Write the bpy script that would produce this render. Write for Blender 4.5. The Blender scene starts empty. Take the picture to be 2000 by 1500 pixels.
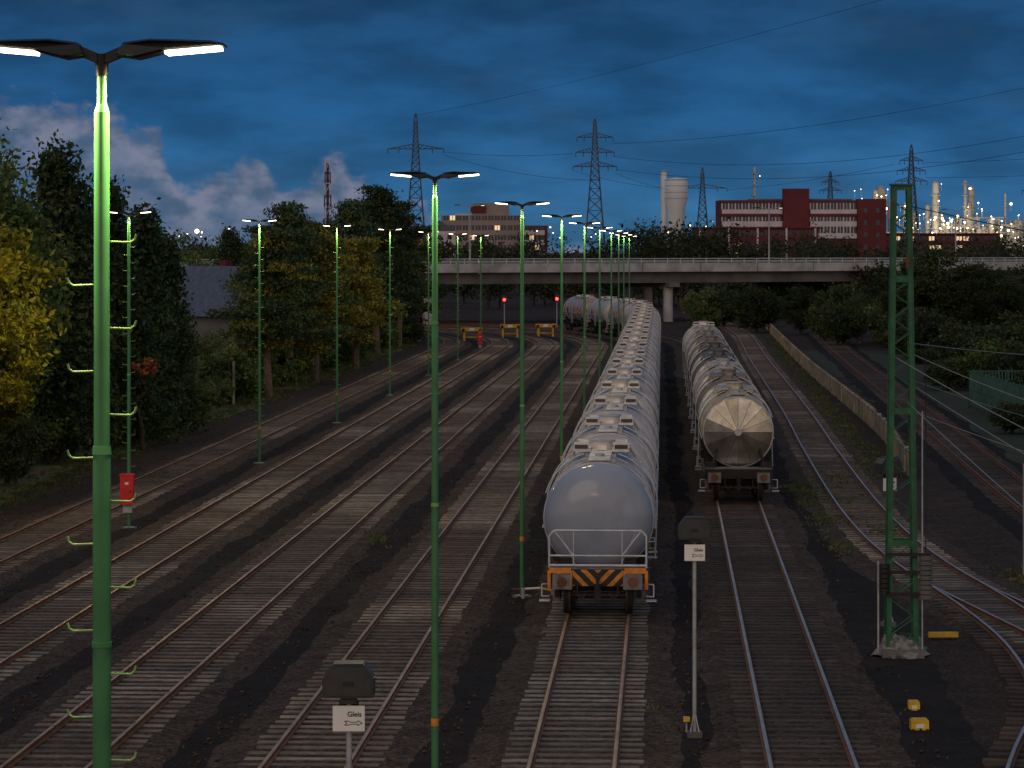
import bpy, math, random
import numpy as np
from mathutils import Vector, Matrix
random.seed(7); rng=np.random.default_rng(7)
scene=bpy.context.scene
scene.view_settings.view_transform='Standard'
scene.view_settings.look='None'
scene.view_settings.exposure=0
# ------------------------------------------------------------------ materials
def newmat(name):
    m=bpy.data.materials.new(name); m.use_nodes=True
    nt=m.node_tree; b=nt.nodes['Principled BSDF']; return m,nt,b
def math_(nt,op,a,b=None,c=None,clamp=False):
    n=nt.nodes.new('ShaderNodeMath'); n.operation=op; n.use_clamp=clamp
    for i,v in enumerate((a,b,c)):
        if v is None: continue
        if isinstance(v,(int,float)): n.inputs[i].default_value=v
        else: nt.links.new(v,n.inputs[i])
    return n.outputs[0]
def mix(nt,f,a,b,blend='MIX'):
    n=nt.nodes.new('ShaderNodeMix'); n.data_type='RGBA'; n.blend_type=blend
    for s,v in ((0,f),(6,a),(7,b)):
        if isinstance(v,(int,float)): n.inputs[s].default_value=v
        elif isinstance(v,tuple): n.inputs[s].default_value=(v[0],v[1],v[2],1)
        else: nt.links.new(v,n.inputs[s])
    return n.outputs[2]
def noise(nt,vec,scale,detail=4,rough=.55):
    n=nt.nodes.new('ShaderNodeTexNoise'); n.inputs['Scale'].default_value=scale
    n.inputs['Detail'].default_value=detail; n.inputs['Roughness'].default_value=rough
    if vec is not None: nt.links.new(vec,n.inputs['Vector'])
    return n.outputs['Fac']
def smooth(nt,v,a,b,lo=0.,hi=1.):
    n=nt.nodes.new('ShaderNodeMapRange'); n.interpolation_type='SMOOTHSTEP'
    nt.links.new(v,n.inputs[0]); n.inputs[1].default_value=a; n.inputs[2].default_value=b
    n.inputs[3].default_value=lo; n.inputs[4].default_value=hi
    return n.outputs[0]
def bump(nt,b,h,strength,dist):
    n=nt.nodes.new('ShaderNodeBump'); n.inputs['Strength'].default_value=strength
    n.inputs['Distance'].default_value=dist; nt.links.new(h,n.inputs['Height'])
    nt.links.new(n.outputs[0],b.inputs['Normal'])
def pos(nt,kind='world'):
    if kind=='world': return nt.nodes.new('ShaderNodeNewGeometry').outputs['Position']
    return nt.nodes.new('ShaderNodeTexCoord').outputs['Object']
def simple(name,col,rough=.6,metal=0.,var=.35,scale=3.,kind='obj',dirt=None,bmp=0,objcol=False):
    m,nt,b=newmat(name); p=pos(nt,kind)
    f=noise(nt,p,scale,5)
    f=smooth(nt,f,.3,.7,1-var,1+var*.5)
    if objcol:
        oi=nt.nodes.new('ShaderNodeObjectInfo'); base=oi.outputs['Color']
        if objcol=='tint': base=mix(nt,.6,tuple(col),base)
    else: base=tuple(col)
    c=mix(nt,1.,base,f,'MULTIPLY')
    if dirt:
        d=noise(nt,p,dirt[1],6,.65); d=smooth(nt,d,.5,.72,0,dirt[2]); c=mix(nt,d,c,tuple(dirt[0]))
    nt.links.new(c,b.inputs['Base Color'])
    b.inputs['Roughness'].default_value=rough; b.inputs['Metallic'].default_value=metal
    if bmp: bump(nt,b,noise(nt,p,scale*4,4),.4,bmp)
    return m
def emis(name,col,s):
    m,nt,b=newmat(name); b.inputs['Base Color'].default_value=(*col,1)
    b.inputs['Emission Color'].default_value=(*col,1); b.inputs['Emission Strength'].default_value=s
    return m
def ballast(name,c1,c2,c3,sc=16,patch=.035,spk=.3,pm=.5):
    m,nt,b=newmat(name); p=pos(nt)
    v=nt.nodes.new('ShaderNodeTexVoronoi'); v.inputs['Scale'].default_value=sc; nt.links.new(p,v.inputs['Vector'])
    sep=nt.nodes.new('ShaderNodeSeparateColor'); nt.links.new(v.outputs['Color'],sep.inputs[0])
    c=mix(nt,sep.outputs[0],tuple(c1),tuple(c2))
    big=noise(nt,p,patch,6,.7)
    c=mix(nt,smooth(nt,big,.45,.70,0,pm),c,tuple(c3))
    mid=noise(nt,p,1.1,7,.7)
    c=mix(nt,1.,c,smooth(nt,mid,.3,.7,.6,1.3),'MULTIPLY')
    sp=math_(nt,'GREATER_THAN',sep.outputs[1],.955)
    c=mix(nt,math_(nt,'MULTIPLY',sp,spk),c,(.22,.18,.145))
    nt.links.new(c,b.inputs['Base Color']); b.inputs['Roughness'].default_value=.92
    b.inputs['Specular IOR Level'].default_value=.2
    bump(nt,b,v.outputs['Distance'],1.,.05)
    return m
M={}
M['ballast']=ballast('ballast_gravel',(.024,.016,.012),(.115,.078,.056),(.10,.075,.057),14,.035,.4,.4)
M['cinder']=ballast('cinder_ground',(.020,.0135,.0105),(.082,.055,.040),(.070,.048,.035),17,.05,.3)
M['dark']=ballast('dark_path_surface',(.014,.0105,.010),(.033,.025,.021),(.052,.036,.028),28,.08,.12,.6)
def grassmat(name,a,bb,soil=(.12,.085,.05)):
    m,nt,b=newmat(name); p=pos(nt)
    c=mix(nt,smooth(nt,noise(nt,p,.5,6,.7),.35,.65),tuple(a),tuple(bb))
    c=mix(nt,smooth(nt,noise(nt,p,.16,4),.48,.62,0,.85),c,tuple(soil))
    c=mix(nt,1.,c,smooth(nt,noise(nt,p,9,4,.7),.3,.7,.4,1.5),'MULTIPLY')
    nt.links.new(c,b.inputs['Base Color']); b.inputs['Roughness'].default_value=.95
    bump(nt,b,noise(nt,p,14,4),.8,.08); return m
M['grass']=grassmat('grass_ground',(.075,.11,.028),(.13,.155,.045),(.15,.105,.06))
M['grassd']=grassmat('rough_ground',(.022,.034,.012),(.04,.052,.018),(.035,.026,.018))
def sleepermat(name,a,bb,edge):
    m,nt,b=newmat(name); p=pos(nt)
    big=noise(nt,p,.06,5,.6); g=nt.nodes.new('ShaderNodeNewGeometry')
    c=mix(nt,smooth(nt,big,edge-.08,edge+.10),tuple(a),tuple(bb))
    c=mix(nt,1.,c,smooth(nt,g.outputs['Random Per Island'],0,1,.7,1.25),'MULTIPLY')
    c=mix(nt,1.,c,smooth(nt,noise(nt,p,3.5,5,.7),.3,.7,.5,1.2),'MULTIPLY')
    nt.links.new(c,b.inputs['Base Color']); b.inputs['Roughness'].default_value=.85
    return m
M['slp']=sleepermat('concrete_sleeper',(.155,.112,.082),(.36,.29,.225),.54)
M['slpg']=sleepermat('grey_sleeper',(.17,.14,.12),(.26,.225,.19),.5)
M['slpw']=sleepermat('wooden_sleeper',(.05,.035,.027),(.12,.084,.062),.5)
M['rust']=simple('rusty_rail',(.17,.072,.034),.75,.1,.4,2,'world')
M['railtop']=simple('worn_rail_top',(.54,.34,.21),.45,.7,.3,1,'world')
M['railshine']=simple('polished_rail_top',(.66,.54,.46),.40,.9,.2,1,'world')
M['paint']=simple('tank_paint',(.4,.42,.48),.16,.0,.10,.7,'obj',((.16,.13,.12),1.6,.22),objcol=True)
M['band']=simple('tank_band',(.50,.49,.50),.45,.1,.3,2,'obj',((.13,.09,.06),3,.5))
M['bandt']=simple('cladding_band',(.32,.30,.28),.45,.3,.3,2,'obj',((.11,.08,.05),3,.6),objcol='tint')
M['seam']=simple('tank_seam_dark',(.09,.08,.085),.5,.1,.3,2)
M['white']=simple('walkway_white',(.80,.74,.70),.55,.0,.25,2.5,'obj',((.22,.16,.12),3,.6))
M['black']=simple('running_gear_black',(.018,.016,.015),.65,.1,.4,4)
M['wheel']=simple('wheel_steel',(.12,.08,.06),.5,.6,.3,4)
M['orange']=simple('orange_paint',(.80,.27,.03),.5,0,.3,5)
M['rail_tube']=simple('galvanised_tube',(.6,.63,.68),.4,.2,.2,5)
M['grey']=simple('grey_steel',(.19,.19,.2),.5,.2,.4,4,dirt=((.10,.05,.03),6,.6))
m,nt,b=newmat('hazard_stripes'); p=pos(nt,'obj'); sx=nt.nodes.new('ShaderNodeSeparateXYZ'); nt.links.new(p,sx.inputs[0])
ax=math_(nt,'ABSOLUTE',sx.outputs[0]); t=math_(nt,'MODULO',math_(nt,'ADD',math_(nt,'SUBTRACT',sx.outputs[2],ax),10.),.34)
c=mix(nt,math_(nt,'GREATER_THAN',t,.19),(.02,.018,.018),(.75,.30,.03))
c=mix(nt,1.,c,smooth(nt,noise(nt,p,6,5),.3,.7,.55,1.1),'MULTIPLY')
nt.links.new(c,b.inputs['Base Color']); b.inputs['Roughness'].default_value=.55; M['hazard']=m
m,nt,b=newmat('stainless_cladding'); p=pos(nt,'obj'); oi=nt.nodes.new('ShaderNodeObjectInfo')
c=mix(nt,1.,oi.outputs['Color'],smooth(nt,noise(nt,p,1.3,5),.3,.7,.5,1.15),'MULTIPLY')
c=mix(nt,smooth(nt,noise(nt,p,2.5,6,.7),.48,.66,0,.8),c,(.07,.05,.034))
nt.links.new(c,b.inputs['Base Color']); b.inputs['Metallic'].default_value=.75; b.inputs['Roughness'].default_value=.32; M['steel']=m
m,nt,b=newmat('stainless_head'); p=pos(nt,'obj')
sx=nt.nodes.new('ShaderNodeSeparateXYZ'); nt.links.new(p,sx.inputs[0])
an=math_(nt,'ARCTAN2',math_(nt,'SUBTRACT',sx.outputs[2],2.45),sx.outputs[0])
seg=math_(nt,'FLOOR',math_(nt,'MULTIPLY',an,16/6.2832))
wn=nt.nodes.new('ShaderNodeTexWhiteNoise'); wn.noise_dimensions='1D'; nt.links.new(seg,wn.inputs['W'])
c=mix(nt,wn.outputs['Value'],(.42,.40,.33),(.74,.71,.62))
c=mix(nt,1.,c,smooth(nt,noise(nt,p,1.6,6,.65),.3,.7,.6,1.2),'MULTIPLY')
nt.links.new(c,b.inputs['Base Color']); b.inputs['Metallic'].default_value=.9; b.inputs['Roughness'].default_value=.26
b.inputs['Anisotropic'].default_value=.6; M['head']=m
M['green']=simple('green_mast_paint',(.060,.22,.085),.38,.0,.2,2)
M['greenl']=simple('green_hook_paint',(.24,.44,.15),.4,.0,.2,2)
M['lampblack']=simple('luminaire_black',(.015,.015,.017),.45,.2,.2,4)
M['lens']=emis('lamp_lens',(1,.84,.58),9)
M['lensfar']=emis('lamp_lens_soft',(1,.88,.66),3)
M['lattice']=simple('lattice_green',(.022,.14,.062),.45,.0,.35,3,dirt=((.05,.04,.03),4,.5))
M['signwhite']=simple('sign_white',(.80,.80,.82),.5,0,.06,3)
M['signdark']=simple('signal_housing',(.035,.037,.042),.5,.1,.3,4)
M['text']=simple('sign_lettering',(.03,.03,.035),.6,0,.0,3)
M['galv']=simple('galvanised_post',(.40,.41,.42),.5,.2,.25,4)
M['red']=simple('red_box_paint',(.70,.02,.025),.45,0,.2,3)
M['yellow']=simple('yellow_paint',(.75,.46,.03),.5,0,.3,4)
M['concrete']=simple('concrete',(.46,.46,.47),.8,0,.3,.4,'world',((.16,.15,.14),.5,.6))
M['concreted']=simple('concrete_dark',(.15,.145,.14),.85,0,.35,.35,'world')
M['wallc']=simple('wall_concrete',(.34,.29,.22),.85,0,.4,.8,'world',((.08,.075,.05),1.2,.7))
M['brick']=simple('dark_red_brick',(.13,.022,.026),.8,0,.25,.2,'world')
M['panel']=simple('pale_facade_panel',(.62,.56,.62),.7,0,.15,.3,'world')
M['glass']=simple('window_glass',(.05,.06,.09),.15,0,.3,.3,'world')
M['litwin']=emis('lit_window',(1,.72,.42),.7)
M['beige']=simple('render_facade',(.30,.24,.23),.8,0,.2,.1,'world')
M['roof']=simple('slate_roof',(.09,.11,.15),.55,0,.3,3,'world')
M['pylon']=simple('pylon_steel',(.06,.075,.085),.6,.2,.2,.1,'world')
M['wire']=simple('power_wire',(.02,.025,.03),.6,.2,.0,1,'world')
M['wirel']=simple('catenary_wire',(.30,.32,.32),.5,.2,.0,1,'world')
M['plant']=simple('plant_steel',(.36,.37,.38),.5,.1,.3,.1,'world')
M['silo']=simple('silo_white',(.74,.78,.80),.5,0,.1,.1,'world')
M['plantlight']=emis('plant_lamp_glass',(1,.74,.38),7)
M['plantlight2']=emis('plant_lamp_glass_white',(.9,.95,1),6)
M['redlight']=emis('red_signal_lens',(1,.02,.02),14)
M['bark']=simple('bark',(.17,.12,.085),.9,0,.4,3,bmp=.03)
M['barkd']=simple('bark_dark',(.05,.036,.027),.9,0,.4,3)
M['wrap']=simple('plastic_wrap',(.22,.22,.22),.35,0,.6,5,bmp=.05)
M['fence']=simple('green_fence_mesh',(.04,.12,.10),.6,0,.3,2,'world')
def leafmat(name,a,bb,cc=None):
    m,nt,b=newmat(name); p=pos(nt,'obj')
    oi=nt.nodes.new('ShaderNodeObjectInfo')
    c=mix(nt,smooth(nt,noise(nt,p,.9,4,.6),.35,.65),tuple(a),tuple(bb))
    if cc: c=mix(nt,smooth(nt,noise(nt,p,.45,3,.5),.52,.66,0,.9),c,tuple(cc))
    gm=nt.nodes.new('ShaderNodeNewGeometry')
    c=mix(nt,1.,c,smooth(nt,gm.outputs['Random Per Island'],0,1,.5,1.5),'MULTIPLY')
    c=mix(nt,1.,c,smooth(nt,oi.outputs['Random'],0,1,.7,1.35),'MULTIPLY')
    nt.links.new(c,b.inputs['Base Color']); b.inputs['Roughness'].default_value=.65
    b.inputs['Specular IOR Level'].default_value=.25
    tr=nt.nodes.new('ShaderNodeBsdfTranslucent'); nt.links.new(c,tr.inputs[0]); ms=nt.nodes.new('ShaderNodeMixShader'); ms.inputs[0].default_value=.3
    nt.links.new(b.outputs[0],ms.inputs[1]); nt.links.new(tr.outputs[0],ms.inputs[2]); nt.links.new(ms.outputs[0],nt.nodes['Material Output'].inputs[0])
    return m
M['leaf']=leafmat('green_leaves',(.065,.11,.03),(.12,.165,.045),(.17,.18,.04))
M['leafy']=leafmat('lamplit_yellow_leaves',(.20,.20,.02),(.42,.36,.025),(.14,.17,.03))  # yellowish foliage, colour raised further to carry the lamp light on it
M['needle']=leafmat('pine_needles',(.036,.070,.032),(.072,.112,.040),(.10,.115,.038))
M['needlel']=leafmat('lamplit_pine_needles',(.14,.145,.028),(.27,.225,.035))  # yellow of lamp-lit pines, put into the needle colour
M['shrub']=leafmat('shrub_leaves',(.08,.115,.04),(.14,.165,.06),(.22,.185,.08))
M['shrubd']=leafmat('dark_shrub_leaves',(.03,.05,.018),(.06,.08,.028),(.085,.09,.03))
M['leafd']=leafmat('distant_leaves',(.032,.050,.022),(.06,.075,.032),(.085,.07,.032))
M['redleaf']=leafmat('red_leaves',(.22,.06,.03),(.3,.11,.05))
# ------------------------------------------------------------------ mesh builder
class MB:
    def __init__(s): s.v=[];s.f=[];s.m=[];s.s=[];s.mats=[]
    def mi(s,k):
        if k not in s.mats: s.mats.append(k)
        return s.mats.index(k)
    def add(s,v,f,mat,sm=False):
        o=len(s.v); s.v+= [tuple(x) for x in v]; i=s.mi(mat)
        for q in f: s.f.append(tuple(o+a for a in q)); s.m.append(i); s.s.append(sm)
    def box(s,c,d,mat,R=None):
        x,y,z=d[0]/2,d[1]/2,d[2]/2
        v=[Vector((a*x,b*y,e*z)) for a in(-1,1) for b in(-1,1) for e in(-1,1)]
        if R is not None: v=[R@q for q in v]
        c=Vector(c); v=[q+c for q in v]
        s.add(v,[(0,1,3,2),(4,6,7,5),(0,4,5,1),(2,3,7,6),(0,2,6,4),(1,5,7,3)],mat)
    def frame(s,a,b):
        a=Vector(a);b=Vector(b);d=(b-a)
        if d.length<1e-6: d=Vector((0,0,1))
        d.normalize(); up=Vector((0,0,1)) if abs(d.z)<.95 else Vector((0,1,0))
        x=d.cross(up).normalized(); y=x.cross(d).normalized(); return a,b,d,x,y
    def beam(s,a,b,w,h,mat):
        a,b,d,x,y=s.frame(a,b)
        v=[p+x*i*w/2+y*j*h/2 for p in(a,b) for i,j in((-1,-1),(1,-1),(1,1),(-1,1))]
        s.add(v,[(0,3,2,1),(4,5,6,7),(0,1,5,4),(1,2,6,5),(2,3,7,6),(3,0,4,7)],mat)
    def cyl(s,a,b,r1,r2=None,n=12,mat='grey',sm=True,caps=True):
        r2=r1 if r2 is None else r2
        a,b,d,x,y=s.frame(a,b); v=[]
        for p,r in((a,r1),(b,r2)):
            for k in range(n):
                t=2*math.pi*k/n; v.append(p+x*math.cos(t)*r+y*math.sin(t)*r)
        s.add(v,[(k,(k+1)%n,n+(k+1)%n,n+k) for k in range(n)],mat,sm)
        if caps: s.add(v[:n],[tuple(range(n))[::-1]],mat); s.add(v[n:],[tuple(range(n))],mat)
    def tube(s,pts,r,mat,n=6):
        for a,b in zip(pts[:-1],pts[1:]): s.cyl(a,b,r,r,n,mat)
    def lathe(s,prof,c,axis,n,mat,sm=True):
        v=[];c=Vector(c)
        for t,r in prof:
            for k in range(n):
                a=2*math.pi*k/n; ca,sa=math.cos(a)*r,math.sin(a)*r
                v.append(c+(Vector((ca,t,sa)) if axis=='y' else Vector((ca,sa,t))))
        f=[(i*n+k,i*n+(k+1)%n,(i+1)*n+(k+1)%n,(i+1)*n+k) for i in range(len(prof)-1) for k in range(n)]
        s.add(v,f,mat,sm)
    def prism(s,poly,y0,y1,mat):
        n=len(poly); v=[(x,y0,z) for x,z in poly]+[(x,y1,z) for x,z in poly]
        s.add(v,[tuple(range(n)),tuple(range(n,2*n))[::-1]]+[(k,n+k,n+(k+1)%n,(k+1)%n) for k in range(n)],mat)
    def mesh(s,name):
        me=bpy.data.meshes.new(name); me.from_pydata(s.v,[],s.f)
        for k in s.mats: me.materials.append(M[k])
        me.polygons.foreach_set('material_index',s.m); me.polygons.foreach_set('use_smooth',s.s)
        me.update(); return me
    def obj(s,name,loc=(0,0,0),rz=0): return place(s.mesh(name),name,loc,rz)
def place(me,name,loc=(0,0,0),rz=0,sc=1,col=None):
    o=bpy.data.objects.new(name,me); scene.collection.objects.link(o)
    o.location=loc; o.rotation_euler=(0,0,rz); o.scale=(sc,sc,sc) if isinstance(sc,(int,float)) else sc
    if col: o.color=(*col,1)
    return o
# ------------------------------------------------------------------ track geometry (world metres)
SL=.049; TH=math.atan(SL); X0=-1.6; SC=285.; RC=200.
def base(s,d):
    if s<=SC:
        p=Vector((X0+s*math.sin(TH),s*math.cos(TH))); h=TH
    else:
        a=(s-SC)/RC; p0=Vector((X0+SC*math.sin(TH),SC*math.cos(TH)))
        cx=p0-RC*Vector((math.cos(TH),-math.sin(TH)))
        h=TH-a; p=cx+RC*Vector((math.cos(h),-math.sin(h)))
    n=Vector((math.cos(h),-math.sin(h)))
    return p+n*d
def path(d,s0,s1,st=1.,f=None):
    k=int((s1-s0)/st)+1
    return [base(s0+i*st, d+(f(s0+i*st) if f else 0)) for i in range(k)]
def catmull(P,st=1.):
    P=[Vector(p) for p in P]; P=[2*P[0]-P[1]]+P+[2*P[-1]-P[-2]]; out=[]
    for i in range(1,len(P)-2):
        a,b,c,d=P[i-1:i+3]; k=max(2,int((c-b).length/st))
        for j in range(k):
            t=j/k; out.append(.5*((2*b)+(c-a)*t+(2*a-5*b+4*c-d)*t*t+(3*b-a-3*c+d)*t**3))
    out.append(P[-2]); return out
def normals(P):
    R=[]
    for i in range(len(P)):
        t=(P[min(i+1,len(P)-1)]-P[max(i-1,0)]).normalized(); R.append(Vector((t.y,-t.x)))
    return R
def strip(mb,P,prof,mat,jit=0,seed=0):
    r=random.Random(seed); Nn=normals(P); m=len(prof); v=[]; ja=jb=0
    for p,n in zip(P,Nn):
        ja=ja*.75+r.uniform(-jit,jit); jb=jb*.75+r.uniform(-jit,jit)
        for k,(o,z) in enumerate(prof):
            oo=o+(ja if k<=0 else jb if k>=m-1 else (ja*.4 if k==1 else jb*.4 if k==m-2 else 0))
            q=p+n*oo; v.append((q.x,q.y,z))
    f=[(i*m+k,(i+1)*m+k,(i+1)*m+k+1,i*m+k+1)[::-1] for i in range(len(P)-1) for k in range(m-1)]
    mb.add(v,f,mat)
def track(P,slp,top='railtop',bal='ballast',z=0.,name='railway_track',bed=True,seed=1):
    mb=MB(); r=random.Random(seed)
    if bed: strip(mb,P,[(-2.15,-.03+z),(-1.4,.063+z),(-.55,.070+z),(.55,.070+z),(1.4,.063+z),(2.15,-.03+z)],bal,.16,seed)
    Nn=normals(P)
    acc=0.
    for i in range(len(P)-1):
        L=(P[i+1]-P[i]).length
        while acc<L:
            q=P[i]+(P[i+1]-P[i])*(acc/L); n=Nn[i]; a=math.atan2(n.y,n.x)+r.uniform(-.015,.015)
            mb.box((q.x+r.uniform(-.04,.04),q.y,.034+z+r.uniform(-.008,.008)),(2.5+r.uniform(-.06,.06),.26,.1),slp,Matrix.Rotation(a,3,'Z'))
            acc+=.62
        acc-=L
    for sgn in(-1,1):
        o=sgn*.753
        strip(mb,P,[(o-.07,.088+z),(o-.068,.11+z),(o-.012,.125+z),(o-.012,.17+z),(o-.035,.178+z),(o-.034,.203+z)],'rust')
        strip(mb,P,[(o-.034,.203+z),(o,.207+z),(o+.034,.203+z)],top)
        strip(mb,P,[(o+.034,.203+z),(o+.035,.178+z),(o+.012,.17+z),(o+.012,.125+z),(o+.068,.11+z),(o+.07,.088+z)],'rust')
    return mb.obj(name)
track(path(-18.4,20,430),'slp',seed=1)
track(path(-13.7,20,430),'slp',seed=2)
track(path(-9.25,20,430),'slp',seed=3)
track(path(-4.7,20,430),'slp',seed=4)
track(path(0,20,430),'slpg',seed=5)
track(path(4.25,20,400,f=lambda s:.0012*(s-50)),'slpw','railshine',seed=6)
T7=catmull([(15.6,48),(14.0,63),(12.7,76),(11.9,88),(12.2,106),(13.9,138),(16.1,175),(20.4,254),(24.6,330),(26,400)])
track(T7,'slp','railshine',seed=7)
T7b=catmull([(6.5,40),(9.6,54.5),(11.3,62),(12.1,70),(12.2,78),(11.9,88)])
track(T7b,'slpw','railshine',z=.003,bed=False,seed=8)
T8=catmull([(17.5,60),(18.2,100),(20.0,131),(23.3,180),(28.5,260),(34,340)])
track(T8,'slpw','rust','dark',seed=9)
mb=MB(); mb.add([(-3000,-200,0),(3000,-200,0),(3000,6000,0),(-3000,6000,0)],[(0,1,2,3)],'cinder'); mb.obj('ground')
mb=MB()
for d,w,sd in((-16.05,.45,1),(-11.5,.5,2),(-7.0,.5,3),(-2.35,.6,4),(2.15,.62,5),(6.7,.9,6)):
    strip(mb,path(d,20,400,.7),[(-w,.006),(0,.012),(w,.006)],'dark',.12,sd)
mb.obj('service_path')
mb=MB(); strip(mb,path(-30,20,430,2),[(-60,.004),(7.4,.008)],'grass',.3,4); mb.obj('grass_verge')
mb=MB(); strip(mb,path(60,30,280,2),[(-46,.004),(150,.008)],'grassd',.3,4); mb.obj('rough_ground')
# ------------------------------------------------------------------ tank wagons
def wagon(kind):
    mb=MB(); R=1.37; C=2.33 if kind=='paint' else 2.45; body='paint' if kind=='paint' else 'steel'
    wh='white' if kind=='paint' else 'bandt'; bd='band' if kind=='paint' else 'bandt'
    if kind=='steel': R=1.28
    e=4.85; n=48
    if kind=='paint':
        pr=[(-e+.62*(1-math.cos(a)),R*math.sin(a)**.72) for a in [math.radians(k) for k in (0.01,4,8,12,16,20,25,29,34,39,44,49,54,59,64,68,73,78,82,86,90)]]
        pr+= [(-y,r) for y,r in pr[::-1]]
        mb.lathe(pr,(0,0,C),'y',64,body)
    else:
        pr=[(-e+.28,R),(e-.28,R)]; mb.lathe(pr,(0,0,C),'y',n,body)
        for sg in(-1,1):
            mb.lathe([(sg*e,.001),(sg*e,.12)],(0,0,C),'y',16,'black',False)
            mb.lathe([(sg*(e-.04),.12),(sg*(e-.2),R-.03)],(0,0,C),'y',16,'head',False)
            mb.lathe([(sg*(e-.2),R-.04),(sg*(e-.21),R+.01),(sg*(e-.34),R+.015),(sg*(e-.34),R-.03)],(0,0,C),'y',n,'band')
            mb.cyl((0,sg*(e+.03),C),(0,sg*(e-.08),C),.13,.13,14,'band')
            for k in range(16):
                a=2*math.pi*k/16; mb.beam((.13*math.cos(a),sg*(e-.035),C+.13*math.sin(a)),((R-.04)*math.cos(a),sg*(e-.192),C+(R-.04)*math.sin(a)),.014,.010,'seam')
    rings=(-4.2,-3.1,-1.6,1.6,3.1,4.2) if kind=='paint' else (-3.6,-2.4,-1.2,0,1.2,2.4,3.6)
    for y in rings:
        mb.lathe([(y-.06,R-.01),(y-.055,R+.03),(y+.055,R+.03),(y+.06,R-.01)],(0,0,C),'y',n,bd)
        mb.lathe([(y+.07,R),(y+.085,R+.006),(y+.15,R+.006),(y+.16,R)],(0,0,C),'y',n,'seam')
    if kind=='steel':
        for y in np.arange(-4.2,4.3,.3): mb.lathe([(y-.014,R),(y,R+.012),(y+.014,R)],(0,0,C),'y',n,'seam')
    T=C+R
    mb.box((0,0,T+.06),(.55,7.6,.05),wh)
    for y in(-3.6,-1.8,1.8,3.6): mb.box((0,y,T+.02),(.8,.08,.1),bd)
    for sg in(-1,1):
        mb.box((sg*.5,0,T+.12),(.44,2.5,.07),wh)
        if kind=='paint': mb.box((sg*.52,-1.0,T+.23),(.38,.5,.14),wh); mb.box((sg*.5,.85,T+.21),(.32,.5,.12),wh); mb.box((sg*.52,-1.26,T+.22),(.34,.03,.10),'seam')
        for y in(-1.15,1.15):
            mb.beam((sg*.7,y,T+.08),(sg*1.0,y,C+R*.68),.05,.05,bd)
        mb.box((sg*.73,0,T+.05),(.03,2.5,.18),bd)
        pts=[(sg*math.sin(a)*(R+.12),-1.5,C+math.cos(a)*(R+.12)) for a in np.linspace(.3,1.3,7)]; mb.tube(pts,.02,'rail_tube',5)
        pts=[(x,1.5,z) for x,_,z in pts]; mb.tube(pts,.02,'rail_tube',5)
    mb.cyl((0,-.1,T-.05),(0,-.1,T+.30),.3,.3,18,wh); mb.cyl((0,-.1,T+.30),(0,-.1,T+.35),.35,.35,18,bd)
    mb.cyl((0,.75,T),(0,.75,T+.3),.13,.13,10,bd); mb.cyl((0,-2.9,T),(0,-2.9,T+.15),.12,.12,10,bd)
    mb.box((0,-.75,T+.16),(.26,.3,.12),wh)
    for sg in(-1,1):
        for y in(-.25,.25):
            pts=[(sg*math.sin(a)*(R+.09),y,C+math.cos(a)*(R+.09)) for a in np.linspace(.5,1.7,8)]+[(sg*1.40,y,.9)]
            mb.tube(pts,.022,'rail_tube',5)
        for a in np.linspace(.6,1.7,8):
            mb.cyl((sg*math.sin(a)*(R+.09),-.25,C+math.cos(a)*(R+.09)),(sg*math.sin(a)*(R+.09),.25,C+math.cos(a)*(R+.09)),.015,.015,5,'rail_tube')
        for z in(1.1,1.4): mb.cyl((sg*1.38,-.25,z),(sg*1.38,.25,z),.015,.015,5,'rail_tube')
        mb.tube([(sg*(R+.04),-4.2,C-.25),(sg*(R+.04),4.2,C-.25)],.022,'rail_tube',5)
        mb.box((sg*(R+.01),2.2,C-.1),(.03,.7,.5),'signdark'); mb.box((sg*(R+.012),-2.4,C-.05),(.03,.5,.3),'orange')
    for sg in(-1,1):
        mb.box((sg*.9,0,.98),(.12,11.0,.26),'black')
        mb.box((sg*.32,0,.92),(.1,11.0,.24),'black')
    for y in(-3.7,-1.2,1.2,3.7): mb.box((0,y,1.08),(2.1,.2,.42),'black')
    for y in(-3.7,3.7):
        mb.prism([(-1.15,1.2),(1.15,1.2),(1.25,1.65),(1.0,1.65),(.5,1.22),(-.5,1.22),(-1.0,1.65),(-1.25,1.65)],y-.12,y+.12,'black')
    for yb in(-3.9,3.9):
        for sg in(-1,1):
            mb.box((sg*1.02,yb,.52),(.12,2.4,.2),'black'); mb.box((sg*1.04,yb,.42),(.16,.7,.3),'black')
            for w in(-.9,.9):
                mb.box((sg*1.04,yb+w,.46),(.18,.3,.3),'grey')
                mb.cyl((sg*.72,yb+w,.45),(sg*.86,yb+w,.45),.45,.45,24,'black'); mb.cyl((sg*.69,yb+w,.45),(sg*.73,yb+w,.45),.475,.475,24,'wheel')
                mb.cyl((sg*1.13,yb+w,.46),(sg*1.18,yb+w,.46),.11,.11,10,'grey')
        for w in(-.9,.9): mb.cyl((-.7,yb+w,.45),(.7,yb+w,.45),.08,.08,8,'wheel')
        mb.box((0,yb,.6),(2.0,.35,.25),'black')
    mb.box((0,0,.75),(.7,2.2,.3),'black'); mb.cyl((-.5,1.8,.7),(.5,1.8,.7),.2,.2,12,'grey')
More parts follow.
